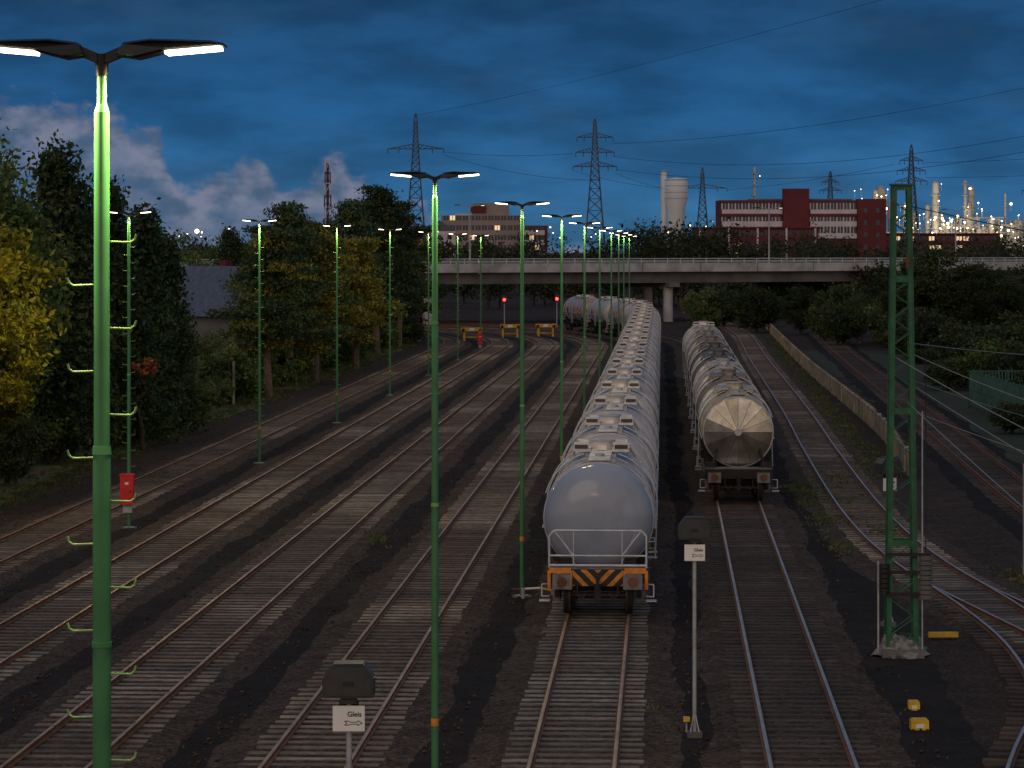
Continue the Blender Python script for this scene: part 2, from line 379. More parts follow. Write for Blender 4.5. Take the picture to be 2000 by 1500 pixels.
    for sg in(-1,1):
        y=sg*5.5
        mb.box((0,y,1.0),(2.44,.16,.34),'black')
        if kind=='paint': mb.box((0,y+sg*.085,.96),(1.24,.02,.40),'hazard')
        for sx in(-1,1):
            if kind=='paint':
                mb.box((sx*.93,y+sg*.10,1.14),(.54,.06,.13),'orange'); mb.box((sx*1.2,y+sg*.1,.91),(.08,.05,.46),'orange')
                mb.box((sx*.66,y+sg*.1,.91),(.06,.05,.46),'orange')
            else:
                mb.beam((sx*.95,y-sg*.2,1.2),(sx*.75,y-sg*.9,1.9),.08,.08,'black'); mb.box((sx*1.0,y-sg*.25,1.3),(.4,.3,.2),'black')
            mb.cyl((sx*.875,y,.9),(sx*.875,y+sg*.42,.9),.12,.1,14,'grey')
            mb.box((sx*.9,y+sg*.1,.9),(.38,.05,.36),'grey' if kind=='paint' else 'black')
            mb.box((sx*.875,y+sg*.5,.9),(.46,.05,.36),'grey'); mb.cyl((sx*.875,y+sg*.52,.9),(sx*.875,y+sg*.535,.9),.13,.13,14,'rust')
            mb.tube([(sx*.5,y+sg*.1,.8),(sx*.5,y+sg*.22,.55),(sx*.38,y+sg*.25,.45),(sx*.28,y+sg*.2,.6)],.025,'black')
            mb.tube([(sx*1.2,y,.8),(sx*1.38,y+sg*.1,.8),(sx*1.38,y+sg*.1,.5),(sx*1.2,y,.5)],.02,'rail_tube')
            mb.box((sx*1.32,y-sg*.15,.38),(.26,.3,.03),'rail_tube')
        mb.cyl((0,y,.93),(0,y+sg*.34,.93),.06,.05,8,'black'); mb.box((0,y+sg*.3,.82),(.07,.12,.24),'black'); mb.box((0,y+sg*.2,.62),(.16,.1,.4),'black')
        mb.box((0,y-sg*.25,1.19),(2.4,.6,.05),'grey')
        if kind=='paint':
            yy=y+sg*.02; t=.027
            mb.tube([(-1.2,yy,1.2),(-1.2,yy,1.98),(-1.08,yy,2.12),(1.08,yy,2.12),(1.2,yy,1.98),(1.2,yy,1.2)],t,'rail_tube',8)
            mb.tube([(-1.2,yy,1.5),(1.2,yy,1.5)],t*.9,'rail_tube',8); mb.tube([(-1.2,yy,1.26),(1.2,yy,1.26)],t*1.2,'rail_tube',8)
            for sx in(-1,1):
                mb.tube([(sx*1.08,yy,2.12),(sx*.6,yy,1.5)],t*.8,'rail_tube',6)
                mb.tube([(sx*.6,yy,2.12),(sx*.6,yy,1.26)],t*.6,'rail_tube',6)
                mb.tube([(sx*.95,yy,2.1),(sx*.55,yy-sg*.35,1.2)],t*.5,'rail_tube',5)
                mb.box((sx*.8,yy-sg*.3,1.32),(.3,.2,.2),'black')
    return mb.mesh('tank_wagon')
WP=wagon('paint'); WS=wagon('steel')
def put(me,s,d,col,name='tank_wagon'):
    a=base(s-4,d); b2=base(s+4,d); c=(a+b2)/2; t=b2-a
    place(me,name,(c.x,c.y,.205),math.atan2(t.y,t.x)-math.pi/2,1,col)
cols=[(.31,.35,.43),(.44,.44,.48),(.50,.48,.49),(.36,.37,.40),(.55,.51,.51),(.42,.39,.41)]
for i in range(22):
    c=cols[0] if i==0 else cols[1+int(rng.integers(0,5))]
    if i>16: c=(.36,.24,.22) if i%2 else (.50,.45,.45)
    put(WP,75.4+6.1+i*12.2,0,c)
sc_=[(.66,.60,.50),(.30,.24,.18),(.72,.70,.66),(.06,.05,.045),(.05,.045,.04),(.26,.20,.15),(.34,.29,.24),(.6,.57,.53),(.42,.38,.35)]
for i in range(9):
    s=110+6.1+i*12.2; put(WS if i!=8 else WP,s,4.25+.0012*(s-50),sc_[i])
# ------------------------------------------------------------------ yard lamps
def lamp_mesh(hooks,ht=10.44):
    mb=MB()
    mb.cyl((0,0,0),(0,0,5.1),.062,.060,20,'green'); mb.cyl((0,0,5.08),(0,0,5.14),.067,.064,20,'greenl')
    mb.cyl((0,0,5.1),(0,0,8.08),.057,.055,20,'green'); mb.cyl((0,0,8.06),(0,0,8.11),.059,.055,20,'green')
    mb.cyl((0,0,8.1),(0,0,10.12),.049,.047,20,'green'); mb.cyl((0,0,10.12),(0,0,10.17),.047,.031,20,'green')
    mb.cyl((0,0,10.17),(0,0,ht-.05),.030,.029,16,'green')
    mb.cyl((0,0,6.9),(0,0,6.93),.062,.062,20,'green'); mb.cyl((0,0,2.1),(0,0,2.2),.068,.068,20,'green')
    mb.cyl((0,0,1.5),(0,0,1.62),.066,.066,20,'orange')
    mb.cyl((0,0,0),(0,0,.06),.19,.19,16,'galv'); mb.box((0,0,.01),(.5,.5,.06),'concreted')
    mb.cyl((0,0,ht-.1),(0,0,ht+.03),.036,.045,14,'lampblack')
    for sg in(-1,1):
        mb.beam((sg*.02,0,ht-.0),(sg*.16,0,ht+.06),.07,.06,'lampblack')
        poly=[(sg*.10,ht+.015),(sg*.14,ht+.095),(sg*.30,ht+.115),(sg*.66,ht+.105),(sg*.74,ht+.09),(sg*.74,ht+.075),(sg*.40,ht+.045),(sg*.22,ht+.0)]
        n=len(poly); v=[]
        for yy in(-.16,-.13,.13,.16):
            for x,z in poly:
                k=.0 if abs(yy)<.14 else .012
                v.append((x,yy*(.75 if abs(x)<.2 else 1),z-(k if z>ht+.08 else -k)))
        mb.add(v[:n],[tuple(range(n))],'lampblack'); mb.add(v[3*n:],[tuple(range(n))[::-1]],'lampblack')
        mb.add(v,[(j*n+k,(j+1)*n+k,(j+1)*n+(k+1)%n,j*n+(k+1)%n) for j in range(3) for k in range(n)],'lampblack')
        a=math.atan2(.03,.34)
        mb.box((sg*.555,0,ht+.052),(.33,.22,.026),'lens',Matrix.Rotation(-sg*a,3,'Y'))
    if hooks:
        k=0; z=1.8
        while z<9.55:
            sg=1 if k%2 else -1; r=.052
            mb.tube([(sg*r,0,z),(sg*(r+.12),0,z-.004),(sg*(r+.145),0,z+.012),(sg*(r+.155),0,z+.045)],.0075,'greenl',6)
            z+=.26; k+=1
    return mb.mesh('street_lamp')
LH=lamp_mesh(True); LN=lamp_mesh(False)
def spot(p,e,name='lamp_light',ang=168):
    l=bpy.data.lights.new(name,'SPOT'); l.energy=e; l.color=(1,.80,.36); l.spot_size=math.radians(ang); l.spot_blend=.35
    l.shadow_soft_size=.1; o=bpy.data.objects.new(name,l); scene.collection.objects.link(o); o.location=p; return o
def lamp(me,x,y,e=170,two=False,rz=0):
    o=place(me,'street_lamp',(x,y,0),rz)
    for sg in (-1,1):
        if not two and sg>0: continue
        q=spot(((.5*sg) if two else 0.0, 0 if two else -.4,10.42),e/2 if two else e); q.parent=o
for i in range(10):
    y=18.5+31.7*i
    x=[-2.47,-1.26,.27,1.84,3.43,5.05,6.75,8.35,9.9,11.6][i]
    lamp(LH if i in(0,) else LN,x,y,[900,560,340,280,260,260,260,260,260,260][i],i<3)
for i in range(7):
    lamp(LH,[-12.72,-10.9,-9.3,-7.7,-6.1,-4.5,-2.9][i],102+30.6*i,[760,480,420,380,380,360,300][i],i<1,.06)
# ------------------------------------------------------------------ shunting signals with sign
def signal(x,y,rz=0,yel=False,dz=.0):
    e=bpy.data.objects.new('shunting_signal',None); scene.collection.objects.link(e); e.location=(x,y,dz); e.rotation_euler=(0,0,rz)
    mb=MB(); mb.cyl((0,0,-dz),(0,0,3.65),.04,.036,12,'galv'); mb.box((0,0,.06-dz),(.28,.28,.12),'concreted')
    for a in(0,1,2,3):
        t=a*math.pi/2+.78; mb.beam((.12*math.cos(t),.12*math.sin(t),.1-dz),(.03*math.cos(t),.03*math.sin(t),.42-dz),.02,.02,'galv')
    o=mb.obj('post'); o.parent=e
    mb=MB(); mb.prism([(-.30,3.66),(.30,3.66),(.30,3.92),(.19,4.06),(-.19,4.06),(-.30,3.92)],-.16,.16,'signdark')
    mb.prism([(-.27,3.69),(.27,3.69),(.27,3.9),(.175,4.03),(-.175,4.03),(-.27,3.9)],-.175,-.16,'signdark')
    mb.box((0,-.0,4.07),(.36,.36,.02),'signdark'); mb.cyl((-.12,0,3.58),(.12,0,3.58),.03,.03,8,'signdark'); mb.box((0,0,3.62),(.2,.2,.07),'signdark')
    for sx in(-1,1): mb.box((sx*.31,-.02,3.8),(.02,.2,.2),'signdark')
    mb.box((0,-.185,3.84),(.12,.02,.05),'black')
    o=mb.obj('signal_housing'); o.parent=e
    mb=MB(); mb.box((0,-.06,3.4),(.39,.012,.31),'signwhite')
    mb.cyl((0,-.05,3.5),(0,0,3.5),.015,.015,6,'galv')
    ya=-.068
    def bar2(a,b): mb.cyl((a[0],ya,a[1]),(b[0],ya,b[1]),.0045,.0045,5,'text')
    z=3.345
    for a,b2 in (((-.05,z+.025),(-.02,z+.0)),((-.05,z-.025),(-.02,z)),((-.05,z+.025),(.0,z+.025)),((-.05,z-.025),(.0,z-.025)),((0,z+.025),(.02,z+.012)),((0,z-.025),(.02,z-.012)),
                 ((.02,z+.012),(.11,z+.012)),((.02,z-.012),(.11,z-.012)),((.11,z+.03),(.165,z)),((.11,z-.03),(.165,z)),((.11,z+.03),(.11,z+.012)),((.11,z-.03),(.11,z-.012))): bar2(a,b2)
    o=mb.obj('sign_board'); o.parent=e
    cu=bpy.data.curves.new('sign_text','FONT'); cu.body='Gleis'; cu.size=.085; cu.align_x='CENTER'; cu.extrude=.001; cu.offset=.002
    cu.materials.append(M['text']); t=bpy.data.objects.new('sign_text',cu); scene.collection.objects.link(t)
    t.location=(.07,-.0685,3.425); t.rotation_euler=(math.pi/2,0,0); t.parent=e
    if yel:
        mb=MB(); mb.box((-.16,-.12,.25),(.12,.14,.08),'yellow'); mb.beam((-.16,-.1,0),(-.16,-.1,.25),.03,.03,'galv'); o=mb.obj('yellow_box'); o.parent=e
signal(-1.99,37.5,0,False,.17); signal(3.47,58.4,0,True,.12); signal(9.25,75.5,.5,False,.1)
# ------------------------------------------------------------------ red cabinet
mb=MB(); mb.box((0,0,.5),(.44,.3,.96),'red'); mb.box((0,-.155,.5),(.36,.02,.86),'red'); mb.box((0,0,1.0),(.48,.34,.05),'red'); mb.box((0,-.17,.72),(.12,.012,.08),'signwhite')
mb.box((.12,-.172,.45),(.03,.02,.1),'black'); mb.box((0,.1,-.12),(.3,.1,.3),'galv')
me=mb.mesh('red_cabinet'); place(me,'red_cabinet',(-12.75,101.8,.80)); place(me,'red_cabinet',(-2.95,284.6,.4))
# ------------------------------------------------------------------ lattice mast
mb=MB(); Hh=10.75
def w(z): return .31-(.31-.165)*z/Hh
for sx in(-1,1):
    for sy in(-1,1):
        mb.beam((sx*w(0),sy*w(0)*.7,.25),(sx*w(Hh),sy*w(Hh)*.7,Hh),.11,.05,'lattice')
        mb.beam((sx*(w(0)+.05),sy*w(0)*.65,.25),(sx*(w(Hh)+.05),sy*w(Hh)*.65,Hh),.02,.12,'lattice')
z=.5; k=0
while z<Hh-.4:
    z2=z+.42*(1-.03*k/2)
    for sy in(-1,1):
        s0=1 if k%2 else -1
        mb.beam((s0*w(z),sy*w(z)*.72,z),(-s0*w(z2),sy*w(z2)*.72,z2),.06,.014,'lattice')
        mb.beam((sy*w(z)*1.02,s0*w(z)*.7,z),(sy*w(z2)*1.02,-s0*w(z2)*.7,z2),.06,.014,'lattice')
    z=z2;k+=1
for z in(.4,2.6,5.6,8.6,Hh-.05):
    for sg in(-1,1):
        mb.box((0,sg*w(z)*.74,z),(2*w(z)+.06,.02,.14),'lattice'); mb.box((sg*w(z)*1.04,0,z),(.02,1.4*w(z),.14),'lattice')
mb.box((0,0,Hh),(.5,.4,.04),'lattice')
mb.box((.1,-.28,9.0),(.07,.08,.3),'rust')
for z in(1.45,1.95,2.35): mb.box((.12,-.3,z),(1.0,.08,.08),'black')
for k in range(9): mb.cyl((.52,-.3,1.35+.11*k),(.52,-.3,1.44+.11*k),.15,.15,14,'concreted')
for k in range(6): mb.cyl((-.42,-.3,1.5+.11*k),(-.42,-.3,1.59+.11*k),.12,.12,12,'black')
mb.cyl((.52,-.3,2.3),(.52,-.3,7.0),.012,.012,5,'wire'); mb.cyl((.44,-.3,.2),(.44,-.3,5.6),.02,.02,6,'galv')
mb.beam((-.55,-.2,.1),(-.55,-.2,2.2),.04,.04,'galv')
mb.box((0,0,.1),(.95,.8,.2),'concreted')
r=random.Random(3); v=[];n=26
for j,(rr,zz) in enumerate(((.62,.02),(.52,.14),(.44,.24),(.40,.36),(.36,.46),(.30,.50))):
    for k in range(n):
        a=2*math.pi*k/n; q=rr*(1+r.uniform(-.2,.2)); v.append((q*math.cos(a),q*.8*math.sin(a),max(.012,zz+r.uniform(-.06,.06))))
mb.add(v,[(j*n+k,j*n+(k+1)%n,(j+1)*n+(k+1)%n,(j+1)*n+k) for j in range(5) for k in range(n)],'wrap')
mb.obj('catenary_mast',(8.87,70,0))
mb=MB()
def sag(a,b,s,r,mat='wirel',n=14,k=5):
    a=Vector(a);b=Vector(b); P=[a.lerp(b,i/n)-Vector((0,0,s*4*(i/n)*(1-i/n))) for i in range(n+1)]
    mb.tube(P,r,mat,k)
sag((8.9,70,10.3),(24,60,7.6),.3,.012,'wire'); sag((9.1,70,6.9),(16,72,4.6),.2,.011); sag((8.6,70,6.9),(15,64,3.6),.2,.011)
sag((9.1,70,6.2),(15,60,2.6),.15,.010); sag((9.0,70,7.15),(20,90,6.2),.2,.010); sag((9.0,70,5.8),(13,58,1.6),.1,.010)
sag((9.1,70,6.3),(19,88,3.6),.2,.010); sag((9.1,70,5.6),(18,74,2.9),.2,.010)
mb.obj('overhead_wires')
def tbox(nm,x,y,d,col='yellow'):
    mb=MB(); mb.box((0,0,d[2]/2+.02),d,col); mb.box((0,0,d[2]+.03),(d[0]*.85,d[1]*.85,.03),col); mb.box((0,-d[1]/2-.004,d[2]*.55),(d[0]*.45,.01,d[2]*.4),'signwhite')
    for sg in(-1,1): mb.box((sg*d[0]*.4,0,.02),(.05,d[1]*1.2,.05),'black')
    mb.obj(nm,(x,y,0))
tbox('yellow_junction_box',8.08,61.8,(.22,.25,.16)); tbox('yellow_junction_box',7.86,59.3,(.34,.3,.18))
mb=MB(); mb.beam((-.35,0,.12),(.35,.05,.12),.14,.12,'yellow'); mb.box((-.2,0,.03),(.08,.3,.06),'black'); mb.box((.2,0,.03),(.08,.3,.06),'black'); mb.obj('yellow_barrier_block',(10.25,73,0))
mb=MB(); mb.cyl((0,0,0),(0,0,.28),.05,.05,8,'galv'); mb.tube([(-.05,0,.25),(.45,.0,.28)],.03,'signwhite'); mb.tube([(.45,0,.28),(.8,.0,.2)],.03,'yellow'); mb.tube([(-.3,0,.25),(-.05,0,.25)],.02,'rust'); mb.box((.85,0,.14),(.2,.2,.12),'rust'); mb.obj('switch_lever',(.3,81.4,.02))
mb=MB(); mb.box((0,0,1.3),(.12,.12,2.6),'wallc'); mb.box((0,0,2.62),(.16,.16,.05),'wallc'); mb.obj('concrete_post',(-16.4,181,0))
mb=MB(); mb.box((0,0,1.6),(.14,.14,3.2),'concrete'); mb.cyl((0,0,3.2),(0,0,3.4),.04,.03,8,'black'); mb.obj('concrete_post',(14.55,87,0))
mb=MB()
mb.box((0,0,1.15),(2.1,.35,.35),'yellow')
for sx in(-1,1):
    mb.box((sx*.75,0,.6),(.18,.3,1.2),'yellow'); mb.beam((sx*.75,.1,1.1),(sx*.75,1.9,.15),.14,.16,'yellow'); mb.cyl((sx*.85,-.35,1.1),(sx*.85,0,1.1),.16,.12,12,'black'); mb.box((sx*.8,-.19,1.2),(.5,.03,.3),'yellow')
mb.box((0,-.19,1.15),(.5,.02,.26),'signwhite'); mb.box((0,1.0,.35),(1.7,.15,.15),'yellow')
bm=mb.mesh('buffer_stop')
for x,y in((-4.0,305),(-.2,318),(3.5,320)): place(bm,'buffer_stop',(x,y,.1),.08)
# ------------------------------------------------------------------ wall at right
mb=MB(); P=catmull([(16.2,124),(16.7,132),(18.6,158),(22.3,232),(27.4,321),(31,380)],2.4); r=random.Random(5)
for i in range(len(P)-1):
    a,b2=P[i],P[i+1]; hgt=.9+r.uniform(-.05,.05)
    mb.box((a.x,a.y,.52),(.2,.2,1.08),'wallc'); mb.beam((a.x,a.y,hgt/2),(b2.x,b2.y,hgt/2),.09,hgt,'wallc'); mb.beam((a.x,a.y,.95),(b2.x,b2.y,.95),.13,.05,'concreted')
mb.obj('concrete_wall')
mb=MB()
def fence(a,b,h):
    a=Vector(a);b=Vector(b);L=(b-a).length; n=int(L/2.4)+1
    for i in range(n+1):
        p=a.lerp(b,i/n); mb.cyl((p.x,p.y,0),(p.x,p.y,h+.1),.05,.05,6,'fence')
    for z in(.15,h*.5,h): mb.beam((a.x,a.y,z),(b.x,b.y,z),.05,.06,'fence')
    k=int(L/.2)
    for i in range(k):
        p=a.lerp(b,i/k); mb.box((p.x,p.y,h/2+.05),(.08,.03,h-.1),'fence')
fence((26.5,140),(26.8,180),2.1); fence((26.8,180),(50,184),2.1); mb.obj('green_fence')
# ------------------------------------------------------------------ road bridge
mb=MB()
A=Vector((-60,338)); B=Vector((150,470)); d=(B-A).normalized(); nn=Vector((-d.y,d.x))
def seg(off,z0,z1,wd,mat):
    a=A+nn*off; b2=B+nn*off; mb.beam((a.x,a.y,(z0+z1)/2),(b2.x,b2.y,(z0+z1)/2),wd,z1-z0,mat)
seg(6,6.3,6.85,12,'concrete'); seg(-.15,6.35,7.45,.3,'concrete'); seg(12.15,6.35,7.3,.3,'concrete')
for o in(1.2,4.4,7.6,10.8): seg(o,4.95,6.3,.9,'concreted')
seg(-.1,7.98,8.06,.1,'rail_tube'); seg(-.1,7.7,7.75,.06,'rail_tube'); seg(12.1,7.9,7.98,.1,'galv'); seg(.4,7.5,7.8,.06,'galv')
L=(B-A).length
for i in range(int(L/2)):
    p=A+d*(i*2)-nn*.1; mb.box((p.x,p.y,7.7),(.08,.08,.7),'rail_tube')
for i in range(int(L/9)):
    p=A+d*(i*9)-nn*.32; mb.box((p.x,p.y,6.9),(.07,.06,1.1),'concreted')
ang=math.atan2(d.y,d.x); Rz=Matrix.Rotation(ang,3,'Z')
for X in(-9.4,20.6,46,74,102,130):
    t=(X-A.x)/d.x
    for o in(1.5,6,10.5):
        p=A+d*t+nn*o; mb.cyl((p.x,p.y,0),(p.x,p.y,4.4),.62,.62,20,'concrete')
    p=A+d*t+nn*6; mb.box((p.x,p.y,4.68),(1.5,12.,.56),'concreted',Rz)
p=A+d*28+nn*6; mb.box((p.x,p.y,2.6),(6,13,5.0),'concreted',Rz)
mb.obj('road_bridge')
mb=MB(); mb.cyl((0,0,0),(0,0,7.6),.12,.07,10,'galv')
for sg in(-1,1): mb.tube([(0,0,7.5),(sg*.5,0,7.75),(sg*1.3,0,7.8)],.05,'galv'); mb.box((sg*1.6,0,7.8),(.7,.2,.1),'lampblack')
mb.box((1.6,0,7.74),(.4,.14,.03),'lensfar')
lm=mb.mesh('bridge_lamp')
for X in(-2,37,64,92):
    t=(X-A.x)/d.x; p=A+d*t+nn*6; place(lm,'bridge_lamp',(p.x,p.y,6.85),.2)
for x,y,z in((-.9,362,3.0),(5.2,356,3.2)):
    mb=MB(); mb.cyl((0,0,0),(0,0,z),.06,.06,8,'galv'); mb.box((0,0,z+.3),(.5,.25,.9),'signdark'); mb.cyl((0,-.13,z+.25),(0,-.2,z+.25),.16,.16,14,'redlight'); mb.obj('railway_signal',(x,y,0))
# ------------------------------------------------------------------ pylons
def pylon(name,x,y,H,wb,arms,bw=.22,rz=.0):
    mb=MB()
    def W(z):
        t=z/H
        return wb*(1-t)**1.35/2+.35*(1 if t<.98 else .3)
    zs=[0]
    while zs[-1]<H-1.0: zs.append(zs[-1]+max(1.3,2*W(zs[-1])*.85))
    zs[-1]=H
    for a,b2 in zip(zs[:-1],zs[1:]):
        wa,wb_=W(a),W(b2)
        for k in range(4):
            c=[(-1,-1),(1,-1),(1,1),(-1,1)]; p,q=c[k],c[(k+1)%4]
            mb.beam((p[0]*wa,p[1]*wa,a),(p[0]*wb_,p[1]*wb_,b2),bw,bw,'pylon')
            mb.beam((p[0]*wa,p[1]*wa,a),(q[0]*wb_,q[1]*wb_,b2),bw*.55,bw*.55,'pylon'); mb.beam((q[0]*wa,q[1]*wa,a),(p[0]*wb_,p[1]*wb_,b2),bw*.55,bw*.55,'pylon')
            mb.beam((p[0]*wb_,p[1]*wb_,b2),(q[0]*wb_,q[1]*wb_,b2),bw*.5,bw*.5,'pylon')
    for z,hl in arms:
        for sg in(-1,1):
            w0=W(z)
            for sy in(-1,1):
                mb.beam((sg*w0,sy*w0,z),(sg*hl,0,z),bw*.7,bw*.7,'pylon'); mb.beam((sg*w0,sy*w0,z+1.2),(sg*hl,0,z),bw*.6,bw*.6,'pylon')
                m=5
                for i in range(m):
                    t0,t1=i/m,(i+1)/m
                    xa=w0+(hl-w0)*t0; xb=w0+(hl-w0)*t1
                    mb.beam((sg*xa,sy*w0*(1-t0),z),(sg*xb,sy*w0*(1-t1),z+1.2*(1-t1)),bw*.4,bw*.4,'pylon')
            for q in(1.,.6): mb.cyl((sg*hl*q,0,z),(sg*hl*q,0,z-1.2),.1,.1,5,'pylon')
    return mb.obj(name,(x,y,0),rz)
pylon('power_pylon',-25.1,800,44.4,6.5,[(35.2,7.3)],.28)
pylon('power_pylon',21.6,800,43.,6.5,[(38.2,4.7),(34.3,5.0),(30.6,5.7)],.28)
pylon('power_pylon',62,1000,35.6,6,[(28.9,8)],.28)
pylon('power_pylon',117,900,39.7,6,[(35.,3.4),(32,4.2),(29,4.6)],.24)
pylon('power_pylon',114,1100,36.8,6,[(30,4),(33,3)],.26)
pylon('power_pylon',170,1000,34.2,6,[(28,4),(31,3)],.26)
mb=MB()
Wd=[((-17.8,800,34.4),(16,800,34.0),1.5),((26.3,800,36.6),(110,450,41),7),((26.6,800,33.2),(104,600,32.),8),((27.3,800,29.8),(104,600,28.9),8),
    ((-25,800,44),(40,280,33.7),2),((-17.8,800,33.6),(22,800,27),3),((16.5,800,29.4),(55,1000,28.5),2),((27,800,28.8),(55,1000,28.),1.5),((70,1000,28.4),(112,900,34),2),((121,900,30),(210,800,34),3),((121,900,34.4),(210,820,40),3)]
for a,b2,s in Wd:
    a=Vector(a);b2=Vector(b2);n=24; pts=[a.lerp(b2,i/n)-Vector((0,0,s*4*(i/n)*(1-i/n)*.5)) for i in range(n+1)]
    for i in range(n):
        cyr=.034 if b2.y<400 else .042
        mb.cyl(pts[i],pts[i+1],cyr if pts[i].y>600 else cyr*.7,cyr if pts[i].y>600 else cyr*.7,4,'wire',caps=False)
mb.obj('power_lines')
mb=MB()
for k in range(10):
    z0=k*3.8;z1=z0+3.8; ww=lambda z:1.6-.9*z/38; mt='panel' if k%2 else 'brick'
    for p,q in(((-1,-1),(1,-1)),((1,-1),(1,1)),((1,1),(-1,1)),((-1,1),(-1,-1))):
        mb.beam((p[0]*ww(z0),p[1]*ww(z0),z0),(p[0]*ww(z1),p[1]*ww(z1),z1),.3,.3,mt); mb.beam((p[0]*ww(z0),p[1]*ww(z0),z0),(q[0]*ww(z1),q[1]*ww(z1),z1),.18,.18,mt)
        mb.beam((p[0]*ww(z1),p[1]*ww(z1),z1),(q[0]*ww(z1),q[1]*ww(z1),z1),.2,.2,mt)
mb.cyl((0,0,0),(0,0,37),.5,.4,8,'pylon'); mb.obj('lattice_chimney',(-60,1000,0))
# ------------------------------------------------------------------ buildings
def facade(mb,x0,x1,y,z0,z1,nst,nw,wall,band,frac=.55,lit=.06,seed=0,frame='panel'):
    r=random.Random(seed); sh=(z1-z0)/nst; ww=(x1-x0)/nw
    for s in range(nst):
        zb=z0+s*sh
        mb.box(((x0+x1)/2,y-.1,zb+sh*(1-frac)/2),(x1-x0,.2,sh*(1-frac)),band)
        for k in range(nw):
            xc=x0+ww*(k+.5); mt='litwin' if r.random()<lit else 'glass'
            mb.box((xc,y-.03,zb+sh*(1-frac/2)),(ww*.82,.06,sh*frac*.94),mt)
            mb.box((xc-ww*.5,y-.12,zb+sh*(1-frac/2)),(ww*.2,.24,sh*frac),frame); mb.box((xc,y-.09,zb+sh*(1-frac/2)),(ww*.09,.14,sh*frac),frame)
Yb=900
mb=MB(); mb.box((85,Yb+8.2,11.7),(48.6,16,23.4),'brick')
facade(mb,61.5,79.2,Yb,12.2,22.6,3,9,'brick','panel',.55,.0,1)
facade(mb,87.4,101,Yb,12.2,22.6,3,7,'brick','panel',.55,.03,2)
mb.box((70,Yb-.1,23),(18.6,.6,.8),'brick')
mb.box((94,Yb-.25,19.0),(14,.3,.9),'brick'); mb.box((70,Yb-.25,19.0),(18,.3,.9),'brick')
mb.box((83.2,Yb+1,13.4),(7.6,4,26.8),'brick'); mb.box((105.4,Yb+1.5,11.9),(8.4,4,23.8),'brick')
for k in range(5):
    for j in range(2): mb.box((103.5+j*3.6,Yb-.52,6+k*3.6),(1.0,.1,1.4),'glass')
mb.box((85,Yb+8,23.6),(30,10,.5),'concreted'); mb.obj('brick_office_building')
mb=MB(); mb.box((67,848,7.5),(34,12,14.6),'brick'); facade(mb,51,83,841.9,2,14.2,4,16,'brick','brick',.5,.12,3,'brick')
for k in range(5): mb.box((51.5+7.9*k,841.7,7.5),(.5,.5,14.6),'panel')
mb.box((67,848,14.95),(35,13,.35),'brick'); mb.obj('brick_annex_building')
mb=MB(); mb.box((130,950,6.8),(40,12,13.6),'brick'); facade(mb,111,149,943.9,2,13,4,18,'brick','brick',.5,.15,5,'brick'); mb.box((130,950,13.8),(41,13,.3),'brick'); mb.obj('brick_annex_building')
mb=MB(); mb.box((-10,1006,10),(26,12,20),'beige'); facade(mb,-22.5,2.5,999.9,4,20,5,12,'beige','beige',.5,.10,6,'beige'); mb.box((-7,1006,22),(12,10,4),'beige'); mb.box((-14,1006,20.3),(9,8,.5),'panel'); mb.box((-11,1000.6,22),(5,.4,2.2),'brick'); mb.obj('apartment_building')
mb=MB(); mb.box((4,1040,8.5),(16,10,17),'brick'); facade(mb,-3,11,1034.9,4,17,4,8,'brick','panel',.5,.12,8,'brick'); mb.obj('apartment_building')
mb=MB(); mb.box((-20,850,7),(9,10,14),'panel'); mb.prism([(-24.6,14),(-15.4,14),(-20,17)],845,855,'roof')
for k in range(3):
    for j in range(3): mb.box((-22.8+k*2.8,844.95,8+j*2.2),(1.1,.1,1.2),'glass')
mb.obj('rendered_house')
mb=MB(); mb.lathe([(0,2.9),(21,2.7),(24.5,3.6),(30.4,3.6),(30.8,3.4),(31.2,0.01)],(0,0,0),'z',32,'silo'); mb.lathe([(30.3,3.66),(30.6,3.68)],(0,0,0),'z',32,'galv')
mb.cyl((-3.9,0,0),(-3.9,0,33),.9,.9,14,'silo'); mb.cyl((-3.9,0,33),(-3.9,0,33.4),1.1,1.1,14,'galv')
for z in(24.6,26.5,28.5): mb.lathe([(z,3.62),(z+.12,3.66),(z+.2,3.62)],(0,0,0),'z',32,'galv')
mb.obj('storage_silo',(50.8,950,0))
mb=MB(); mb.box((0,0,2.3),(7,9,4.6),'concreted'); mb.prism([(-4.2,4.4),(4.2,4.4),(0,8.0)],-5,5,'roof'); mb.box((1.2,-4.55,2.6),(1.2,.1,1.4),'glass'); mb.box((-1.6,-4.55,2.6),(1.2,.1,1.4),'glass'); mb.box((0,-5.03,5.6),(1.,.06,1.),'glass'); mb.box((1.8,1,7.6),(.7,.7,1.6),'brick'); mb.obj('gable_house',(-21.6,226,0),.9)
# chemical plant
mb=MB(); r=random.Random(11); Yp=1250; k_=Yp/6000
lights=[]
def colm(px,top,wpx,y=Yp,mat='plant'):
    x=(px-1000)*k_; h=9.3+(485-top)*k_; rr=wpx*k_/2
    mb.lathe([(0,rr),(h-rr,rr),(h-rr*.3,rr*.7),(h,.01)],(x,y,0),'z',14,mat)
    for z in np.arange(8,h-2,4.5):
        mb.cyl((x,y,z),(x,y,z+.25),rr+.9,rr+.9,10,'plant')
    return x,h,rr
for px,top,wp in((1718,362,22),(1742,385,12),(1700,372,10),(1815,355,13),(1803,400,10),(1878,352,7),(1898,362,12),(1885,395,14),(1958,378,4),(1472,326,5),(1757,395,10),(1835,415,14),(1925,425,12),(1985,430,10),(1870,425,10),(1785,410,16),(1855,432,20),(1945,430,14)):
    x,h,rr=colm(px,top,wp,Yp+r.uniform(-20,20))
    for j in range(2): lights.append((x+rr*r.uniform(-1.2,1.2),Yp-24,h*r.uniform(.45,.98)))
